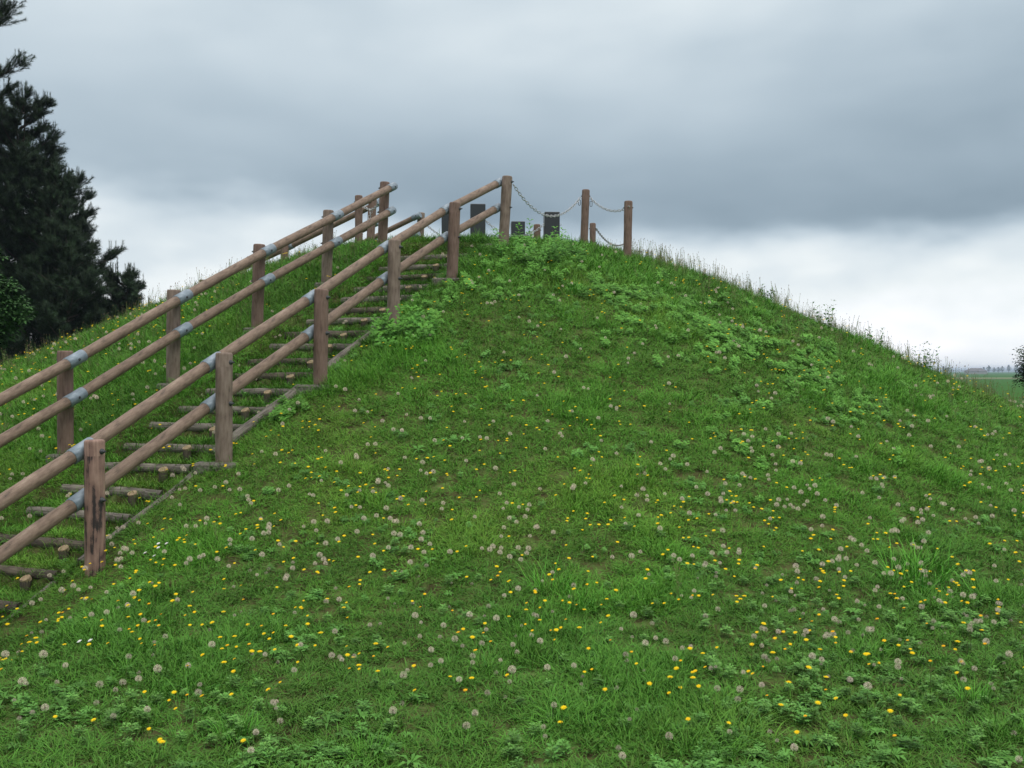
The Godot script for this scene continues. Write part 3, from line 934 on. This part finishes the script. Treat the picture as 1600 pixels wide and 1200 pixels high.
func build_summit():
	var inw := Vector3(-N.x, 0, N.y)        # from the near railing towards the stair (world z = -d)
	# near railing: tops worked out from the survey of the photograph
	var near := []
	var ks := [[-3.724, 6.07], [-3.10, 7.421], [-2.524, 8.773], [-1.926, 10.125], [-1.345, 11.477], [-0.73, 12.829], [-0.066, 14.181]]
	var ty := [-1.17, -0.508, 0.163, 0.829, 1.505, 2.159, 2.758]
	var ln := [0.0, 0.0, 0.006, 0.02, 0.022, 0.05, 0.072]
	for i in 7: near.append([Vector3(ks[i][0], ty[i] + EYE, -ks[i][1]), ln[i]])
	railing("stair_railing", "brown log railing with grey sleeves on the stair side bordering the open flowery slope", near, inw, [M.post, M.post_b], 1)
	var far := []
	var bx := [[-4.270, 9.560, 0.196], [-3.686, 10.912, 0.887], [-3.091, 12.264, 1.554], [-2.492, 13.616, 2.187], [-1.896, 14.968, 2.825]]
	far.append([Vector3(-5.43, -1.12 + EYE, -6.856), 0.0])
	far.append([Vector3(-4.87, -0.46 + EYE, -8.208), 0.0])
	for i in 5: far.append([Vector3(bx[i][0], bx[i][2] + EYE, -bx[i][1]), [0.0, 0.014, 0.04, 0.038, 0.055][i]])
	railing("stair_railing", "brown log railing with grey sleeves along the pine side of the stair", far, -inw, [M.post_b, M.post])
	# the second stair goes down the back: two railings seen over the brow
	var od := Vector3(-0.885, 0, -0.466)     # its downhill direction
	var oin := Vector3(0.466, 0, -0.885)
	railing("stair_railing", "dark log railing running down the back of the mound, topped by a chain post", [[Vector3(-6.08, 1.8 + EYE, -19.7), 0.0], [Vector3(-4.29, 2.44 + EYE, -18.9), 0.0], [Vector3(-2.5, 3.11 + EYE, -18.0), 0.08]], oin, [M.post_b])
	railing("stair_railing", "log railing behind the brow whose open grey end cap faces the near stair", [[Vector3(-3.58, 2.4 + EYE, -20.5), 0.0], [Vector3(-1.775, 3.1 + EYE, -19.6), 0.07]], -oin, [M.post])
	# posts of the chain fence round the summit
	var t915 := Vector3(1.15, 2.825 + EYE, -15.6)
	var t981 := Vector3(1.73, 2.53 + EYE, -14.9)
	var t839 := Vector3(0.435, 2.55 + EYE, -17.4)
	var t926 := Vector3(1.45, 2.66 + EYE, -18.0)
	var tback := Vector3(2.3, 2.45 + EYE, -20.0)
	var t561 := Vector3(-2.385, 2.735 + EYE, -15.6)
	chain_post("chain_post", t915, 0.04, 0.06, 0.85, "tall brown chain post on the summit with chains on both sides")
	chain_post("chain_post", t981, 0.02, 0.062, 0.75, "brown chain post on the summit edge where the grass begins to fall away")
	chain_post("chain_post", t839, 0.0, 0.06, 0.7, "low brown chain post between two black stone pillars")
	chain_post("chain_post", t926, 0.0, 0.055, 0.7, "short lichen-yellowed post just behind the tall chain post")
	chain_post("chain_post", tback, 0.0, 0.055, 0.7, "chain post hidden behind the post on the summit edge")
	chain_post("chain_post", t561, 0.0, 0.06, 0.85, "brown chain post behind the top of the pine-side stair railing")
	# black stone pillars
	for q in [[-0.57, 16.7, 2.77, "tallest looking black stone pillar, seen between the rails of the near railing", 0.125], [-1.09, 17.3, 2.74, "black stone pillar half hidden behind a stair post", 0.125], [0.67, 17.0, 2.685, "black stone pillar right under the sagging summit chain", 0.128], [0.105, 18.3, 2.72, "lower black stone pillar beside the topmost stair post", 0.125]]:
		var p := on_ground(q[0], q[1])
		var o := thing("stone_pillar", p, q[3], "pillar")
		var st := st_new()
		var top: float = q[2] + EYE - p.y
		box(st, Vector3(0, (top - 0.2) * 0.5, 0), Vector3(q[4], (top + 0.2) * 0.5, q[4]), Basis(Vector3.UP, 0.06), 0.008)
		put("shaft", done(st), M.granite, o)
		var es := st_new()
		link_into(es, Vector3(0.14, top - 0.2, 0), Vector3.RIGHT, Vector3.UP, 0.05, 0.03, 0.004)
		put("ring", done(es), M.chain, o)
	var p6: Vector3 = near[6][0]
	var b5: Vector3 = far[6][0]
	var c = chain(p6 + Vector3(0.1, -0.14, 0), t915 + Vector3(-0.075, -0.11, 0), 0.36, "pale steel chain sagging from the topmost stair post to the tall chain post", M.chain)
	hook(c, t915 + Vector3(-0.1, -0.2, 0))
	c = chain(t915 + Vector3(0.07, -0.13, 0), t981 + Vector3(0.0, -0.1, 0.07), 0.12, "short steel chain between the two posts of the summit edge", M.chain)
	hook(c, t915 + Vector3(0.08, -0.22, 0))
	chain(t926 + Vector3(0.06, -0.1, 0), tback + Vector3(-0.02, 0.12, 0), 0.16, "thin chain hanging from the short post behind the summit grass", M.chain_old)
	chain(Vector3(-1.72, 2.9 + EYE, -19.5), t839 + Vector3(-0.06, -0.1, 0), 0.42, "rusty chain dropping from the back railing's end towards the low post", M.chain_old)
	chain(Vector3(-0.43, 2.5 + EYE, -16.7), Vector3(0.53, 2.46 + EYE, -16.85), 0.22, "steel chain slung between two black stone pillars", M.chain)
	chain(t561 + Vector3(0.05, -0.12, 0.06), b5 + Vector3(-0.1, -0.32, -0.02), 0.1, "steel chain with a loose end hanging by the top of the pine-side railing", M.chain, 6)

# ------------------------------------------------------------------ trees
func shoot_mesh(seed_: int, n: int, len_: float, needle: float, wid: float) -> ArrayMesh:
	var r := RandomNumberGenerator.new(); r.seed = seed_
	var st := st_new()
	st.set_smooth_group(-1)
	st.set_color(Color(1.6, 0.9, 0.9))
	tri(st, Vector3(-0.006, 0, 0), Vector3(0, len_, 0), Vector3(0.006, 0, 0))
	for i in n:
		var t := r.randf()
		var a := r.randf() * TAU
		var d := Vector3(cos(a), r.randf_range(0.5, 1.3), sin(a)).normalized()
		var s := Vector3(-sin(a), 0, cos(a)) * wid
		var p := Vector3(0, t * len_, 0)
		var v := r.randf_range(0.6, 1.4)
		st.set_color(Color(v, v, v))
		tri(st, p - s, p + d * needle * r.randf_range(0.7, 1.1), p + s)
	return done(st)

func pine(x: float, d: float, h: float, crown: float, low: float, label: String, seed_: int, called := "pine_tree", sparse := 1.0):
	var r := RandomNumberGenerator.new(); r.seed = seed_
	var y := height(x, d) - 0.1
	var o := thing(called, Vector3(x, y, -d), label, "tree", "")
	var st := st_new()
	var pts := []
	var rr := []
	for i in 9:
		var t := i / 8.0
		pts.append(Vector3(0.12 * sin(i * 1.3 + seed_), t * h, 0.1 * cos(i * 1.7 + seed_)))
		rr.append(lerpf(0.016 * h, 0.012, t))
	tube(st, pts, rr, 8, false)
	var rows := PackedFloat32Array()
	var zt := low
	while zt < h * 0.97:
		var t := (zt - low) / (h - low)
		var R := crown * pow(1.0 - t, 0.62) * (0.75 + 0.25 * minf(1.0, t * 6.0)) + 0.25
		var n := 5 + r.randi() % 3
		for k in n:
			var a := TAU * k / n + r.randf_range(-0.4, 0.4)
			var L := R * r.randf_range(0.6, 1.12)
			var rise := lerpf(0.12, 0.75, t) + r.randf_range(-0.1, 0.15)
			var out := Vector3(cos(a), 0, sin(a))
			var b0 := Vector3(pts[0].x, zt + r.randf_range(-0.15, 0.15), 0)
			var lp := []
			var lr := []
			for i in 6:
				var u := i / 5.0
				lp.append(b0 + out * L * u + Vector3.UP * (L * rise * u * 0.7 + L * 0.22 * u * u * u))
				lr.append(lerpf(0.035, 0.008, u))
			tube(st, lp, lr, 5, false)
			var m := int(L * 18.0 * sparse) + 5
			for i in m:
				var u := 1.0 - pow(r.randf(), 1.4) * 0.85
				var f := u * 5.0
				var bi := mini(int(f), 4)
				var p: Vector3 = (lp[bi] as Vector3).lerp(lp[bi + 1], f - bi)
				var sa := r.randf_range(-1.2, 1.2)
				var dir := (out.rotated(Vector3.UP, sa) + Vector3.UP * r.randf_range(0.1, 1.1)).normalized()
				var tw := r.randf_range(0.1, 0.55) * minf(1.0, L * 0.5)
				for s in 3:
					var q := p + dir * tw * (s + 0.4) / 2.4
					var dd := (dir + Vector3(r.randf_range(-0.6, 0.6), r.randf_range(0.0, 0.9), r.randf_range(-0.6, 0.6))).normalized()
					var sc := r.randf_range(0.75, 1.25)
					row(rows, q, frame(dd).rotated(dd, r.randf() * TAU) * Basis.from_scale(Vector3(sc, sc, sc)), Color(0.025, 0.05, 0.022) * r.randf_range(0.55, 1.5))
			# upright candles at the limb's end
			for i in 3:
				var e: Vector3 = lp[5] + Vector3(r.randf_range(-0.12, 0.12), 0.0, r.randf_range(-0.12, 0.12))
				row(rows, e, Basis(Vector3.UP, r.randf() * TAU) * Basis.from_scale(Vector3(0.5, 1.6, 0.5)), Color(0.034, 0.052, 0.027) * r.randf_range(0.8, 1.4))
		zt += r.randf_range(0.32, 0.5)
	for i in 5:
		row(rows, Vector3(pts[8].x, h - 0.15 * i, pts[8].z), Basis(Vector3.UP, i) * Basis.from_scale(Vector3(0.7, 1.5, 0.7)), Color(0.025, 0.05, 0.026))
	put("trunk", done(st), M.bark, o)
	scatter("crown", M.shoot, M.needle, rows, o)
	return o

func shrub(called: String, x: float, d: float, h: float, w: float, col: Color, leaf: float, n: int, label: String, category: String, seed_: int):
	var r := RandomNumberGenerator.new(); r.seed = seed_
	var o := thing(called, Vector3(x, height(x, d) - 0.05, -d), label, category)
	var st := st_new()
	var rows := PackedFloat32Array()
	for k in 9:
		var a := TAU * k / 9.0 + r.randf() * 0.5
		var out := Vector3(cos(a), 0, sin(a)) * w * r.randf_range(0.3, 0.95)
		var tip := out + Vector3.UP * h * r.randf_range(0.55, 1.0) * (1.15 - 0.35 * out.length() / w)
		var lp := [Vector3.ZERO, tip * 0.35 + Vector3.UP * h * 0.08, tip * 0.7 + Vector3.UP * h * 0.06, tip]
		tube(st, lp, [0.04, 0.03, 0.018, 0.006], 6, false)
		for i in n / 9:
			var u := 1.0 - pow(r.randf(), 1.6) * 0.8
			var f := u * 3.0
			var bi := mini(int(f), 2)
			var p: Vector3 = (lp[bi] as Vector3).lerp(lp[bi + 1], f - bi) + Vector3(r.randfn(0, 0.16), r.randfn(0, 0.13), r.randfn(0, 0.16)) * w * 0.8
			var s := r.randf_range(0.7, 1.3)
			row(rows, p, Basis(Vector3.UP, r.randf() * TAU).rotated(Vector3.RIGHT, r.randf_range(-0.6, 0.6)) * Basis.from_scale(Vector3.ONE * s), col * r.randf_range(0.65, 1.35))
	put("trunk", done(st), M.bark, o)
	var lm := st_new()
	lm.set_smooth_group(-1)
	for i in 6:
		var a := TAU * i / 6.0 + r.randf()
		leaf_quad(lm, Vector3(cos(a), r.randf_range(-0.5, 0.5), sin(a)) * leaf * 0.4, Vector3(cos(a), r.randf_range(-0.2, 0.5), sin(a)).normalized(), Vector3(-sin(a), 0, cos(a)), leaf, leaf * 0.45, Color.WHITE * r.randf_range(0.8, 1.15), 0.25)
	scatter("crown", done(lm), M.leaf, rows, o)
	return o

func far_tree(x: float, d: float, h: float, w: float, label: String, seed_: int):
	var r := RandomNumberGenerator.new(); r.seed = seed_
	var o := thing("distant_tree", Vector3(x, -1.0, -d), label, "tree", "trees on the horizon")
	put("trunk", tube_mesh([Vector3(0, -1, 0), Vector3(0, h * 0.5, 0), Vector3(0.1, h * 0.9, 0)], [h * 0.03, h * 0.025, h * 0.01], 6, false), M.bark, o)
	var st := st_new()
	st.set_smooth_group(-1)
	for i in 420:
		var a := r.randf() * TAU
		var t := r.randf()
		var lobe := 0.75 + 0.25 * sin(a * 3.0 + t * 9.0 + seed_)
		var rad := w * sin(clampf(0.15 + t * 0.85, 0, 1) * PI) * lobe * sqrt(r.randf())
		var p := Vector3(cos(a) * rad, h * (0.3 + 0.7 * t), sin(a) * rad)
		st.set_color(Color(0.03, 0.055, 0.022) * r.randf_range(0.6, 1.4))
		var s := h * 0.07
		var q := Vector3(r.randf_range(-1, 1), r.randf_range(-1, 1), r.randf_range(-1, 1)) * s
		var q2 := Vector3(r.randf_range(-1, 1), r.randf_range(-1, 1), r.randf_range(-1, 1)) * s
		tri(st, p, p + q, p + q2)
	put("crown", done(st), M.leaf, o)

# ------------------------------------------------------------------ build
func _ready():
	rng.seed = 1
	for q in [[n_bump, 2, 0.55, 3], [n_patch, 13, 0.62, 3], [n_weed, 27, 0.5, 3], [n_fine, 33, 2.6, 3]]:
		q[0].seed = q[1]; q[0].frequency = q[2]; q[0].fractal_octaves = q[3]
	make_profile()
	var cam := Camera3D.new()
	cam.name = "camera"
	cam.fov = 42.0
	cam.near = 0.05
	cam.far = 9000.0
	cam.position = Vector3(0, EYE, 0)
	cam.rotation_degrees = Vector3(-0.73, 0, 0)
	add_child(cam)
	cam.current = true
	var env := Environment.new()
	env.background_mode = Environment.BG_SKY
	env.sky = make_sky()
	env.tonemap_mode = Environment.TONE_MAPPER_LINEAR
	env.tonemap_exposure = 1.0
	env.sdfgi_enabled = true
	env.ssao_enabled = true
	env.ssil_enabled = true
	env.fog_enabled = true
	env.fog_density = 0.00035
	env.fog_light_color = Color(0.8, 0.87, 0.95)
	var we := WorldEnvironment.new()
	we.name = "world_environment"
	we.environment = env
	add_child(we)
	var sun := DirectionalLight3D.new()
	sun.name = "sun"
	sun.light_energy = 0.5
	sun.light_angular_distance = 40.0
	sun.light_color = Color(1.0, 0.98, 0.95)
	sun.shadow_enabled = true
	sun.rotation_degrees = Vector3(-62, 30, 0)
	add_child(sun)
	print("sky done")
	make_materials()
	M.tuft = M.blade.duplicate(); M.tuft.albedo_color = rgb(0.1, 0.31, 0.034)
	M.bush = M.leaf.duplicate(); M.bush.albedo_color = rgb(0.1, 0.27, 0.04)
	build_ground()
	print("ground done")
	build_stair()
	build_summit()
	print("stair done")
	M.shoot = shoot_mesh(600, 84, 0.25, 0.115, 0.0036)
	pine(-14.9, 30.5, 10.2, 2.4, 0.6, "tall dark pine whose pointed top rises highest of the dense group", 701)
	pine(-17.6, 31.5, 10.8, 3.2, 0.8, "broad dark pine forming the heart of the dense group", 702)
	pine(-13.6, 30.0, 7.9, 2.0, 0.3, "dark pine on the outer edge of the dense group, stepping down towards the mound", 703)
	pine(-12.7, 28.5, 5.6, 1.35, 0.2, "short dense pine at the foot of the tall ones", 704)
	pine(-11.75, 30.0, 4.9, 0.8, 0.2, "small young pine standing alone beside the railing post", 705)
	pine(-17.0, 26.0, 14.5, 3.9, 8.2, "tallest pine with one branch reaching out over the others", 706)
	shrub("evergreen_shrub", 11.95, 22.0, 2.25, 1.1, Color(0.03, 0.05, 0.028), 0.08, 3600, "small dark evergreen shrub at the edge of the flat fields", "shrub", 707)
	shrub("broadleaf_shrub", -8.45, 15.6, 2.75, 0.8, Color(0.05, 0.125, 0.035), 0.085, 5200, "bright green broadleaf shrub in front of the dark pines", "shrub", 711)
	print("trees done")
	plant_grass()
	plant_weeds()
	plant_tufts()
	scatter_flowers()
	print("plants done")

func build_ground():
	var xs := []
	var ds := []
	var v := -13.0
	while v < 13.0:
		xs.append(v); v += 0.09 if v > -6.0 and v < 1.0 else 0.16
	v = 0.5
	while v < 24.0:
		ds.append(v); v += 0.09 if v > 4.0 and v < 15.0 else 0.2
	var g := 0.3
	while xs[-1] < 5000.0:
		xs.append(xs[-1] + g); g *= 1.25
	g = 0.3
	while xs[0] > -5000.0:
		xs.push_front(xs[0] - g); g *= 1.25
	g = 0.3
	while ds[-1] < 6000.0:
		ds.append(ds[-1] + g); g *= 1.25
	g = 0.3
	while ds[0] > -3000.0:
		ds.push_front(ds[0] - g); g *= 1.25
	var nx := xs.size()
	var nd := ds.size()
	var vs := PackedVector3Array()
	var ns := PackedVector3Array()
	var ix := PackedInt32Array()
	for j in nd:
		for i in nx:
			vs.append(Vector3(xs[i], height(xs[i], ds[j]), -ds[j]))
	ns.resize(vs.size())
	for j in nd:
		for i in nx:
			var a := vs[j * nx + maxi(i - 1, 0)]
			var b := vs[j * nx + mini(i + 1, nx - 1)]
			var c := vs[maxi(j - 1, 0) * nx + i]
			var d := vs[mini(j + 1, nd - 1) * nx + i]
			ns[j * nx + i] = (b - a).cross(d - c).normalized()
			if i < nx - 1 and j < nd - 1:
				var k := j * nx + i
				ix.append_array(PackedInt32Array([k, k + nx, k + nx + 1, k, k + nx + 1, k + 1]))
	var arr := []
	arr.resize(Mesh.ARRAY_MAX)
	arr[Mesh.ARRAY_VERTEX] = vs
	arr[Mesh.ARRAY_NORMAL] = ns
	arr[Mesh.ARRAY_INDEX] = ix
	var am := ArrayMesh.new()
	am.add_surface_from_arrays(Mesh.PRIMITIVE_TRIANGLES, arr)
	put("ground", am, M.soil).set_meta("kind", "structure")
	# flat rice fields beyond, with a pale bank between two of them
	var fy := EYE - 2.6
	for q in [[60.0, 290.0], [300.0, 5000.0]]:
		var pm := PlaneMesh.new()
		pm.size = Vector2(5000, q[1] - q[0])
		var f := put("field", pm, M.paddy)
		f.position = Vector3(1500, fy + 0.3, -(q[0] + q[1]) * 0.5)
		f.set_meta("kind", "structure")
	var st := st_new()
	box(st, Vector3.ZERO, Vector3(1500, 0.35, 5), Basis.IDENTITY, 0.2)
	var bk := put("field_bank", done(st), M.bank)
	bk.position = Vector3(900, fy + 0.35, -295)
	bk.set_meta("kind", "structure")
	# far side of the plain
	var hill := st_new()
	hill.set_smooth_group(0)
	var pn := FastNoiseLite.new(); pn.seed = 4; pn.frequency = 0.0016
	for i in 90:
		var x0 := -3600.0 + i * 80.0
		var x1 := x0 + 80.0
		var h0 := 10.0 + 7.0 * pn.get_noise_1d(x0)
		var h1 := 10.0 + 7.0 * pn.get_noise_1d(x1)
		for q in [[0.0, 0.0, 120.0, 1.0], [120.0, 1.0, 260.0, 0.0]]:
			var a := Vector3(x0, -2.0 + h0 * q[1], -4200.0 - q[0])
			var b := Vector3(x1, -2.0 + h1 * q[1], -4200.0 - q[0])
			var c := Vector3(x1, -2.0 + h1 * q[3], -4200.0 - q[2])
			var d := Vector3(x0, -2.0 + h0 * q[3], -4200.0 - q[2])
			tri(hill, a, d, c); tri(hill, a, c, b)
	put("far_woodland_hills", done(hill), mat(rgb(0.05, 0.075, 0.04), 1.0)).set_meta("kind", "structure")
	# a barn and a few trees on the horizon
	var o := thing("barn", Vector3(408, fy, -880), "long low barn with a hipped brown roof on the horizon", "building")
	var ws := st_new()
	box(ws, Vector3(0, 1.1, 0), Vector3(8.0, 1.4, 4.5))
	put("wall", done(ws), M.far_wall, o)
	var rs := st_new()
	var e := [Vector3(-8.6, 2.5, 5.1), Vector3(8.6, 2.5, 5.1), Vector3(8.6, 2.5, -5.1), Vector3(-8.6, 2.5, -5.1)]
	var r0 := Vector3(-4.6, 5.4, 0)
	var r1 := Vector3(4.6, 5.4, 0)
	rs.set_smooth_group(-1)
	tri(rs, e[0], r0, r1); tri(rs, e[0], r1, e[1]); tri(rs, e[2], r1, r0); tri(rs, e[2], r0, e[3])
	tri(rs, e[1], r1, e[2]); tri(rs, e[3], r0, e[0]); tri(rs, e[0], e[1], e[2]); tri(rs, e[0], e[2], e[3])
	put("roof", done(rs), M.far_roof, o)
	var r := RandomNumberGenerator.new(); r.seed = 12
	for i in 12:
		var px: float = [1537, 1545, 1553, 1560, 1566, 1576, 1588, 1596, 1604, 1612, 1482, 1474][i]
		var d := 1100.0 + 160.0 * r.randf()
		far_tree((px - 800.0) / 1563.0 * d, d, r.randf_range(6.0, 10.5), r.randf_range(3.2, 6.5), "small hazy tree on the far edge of the fields", 60 + i)
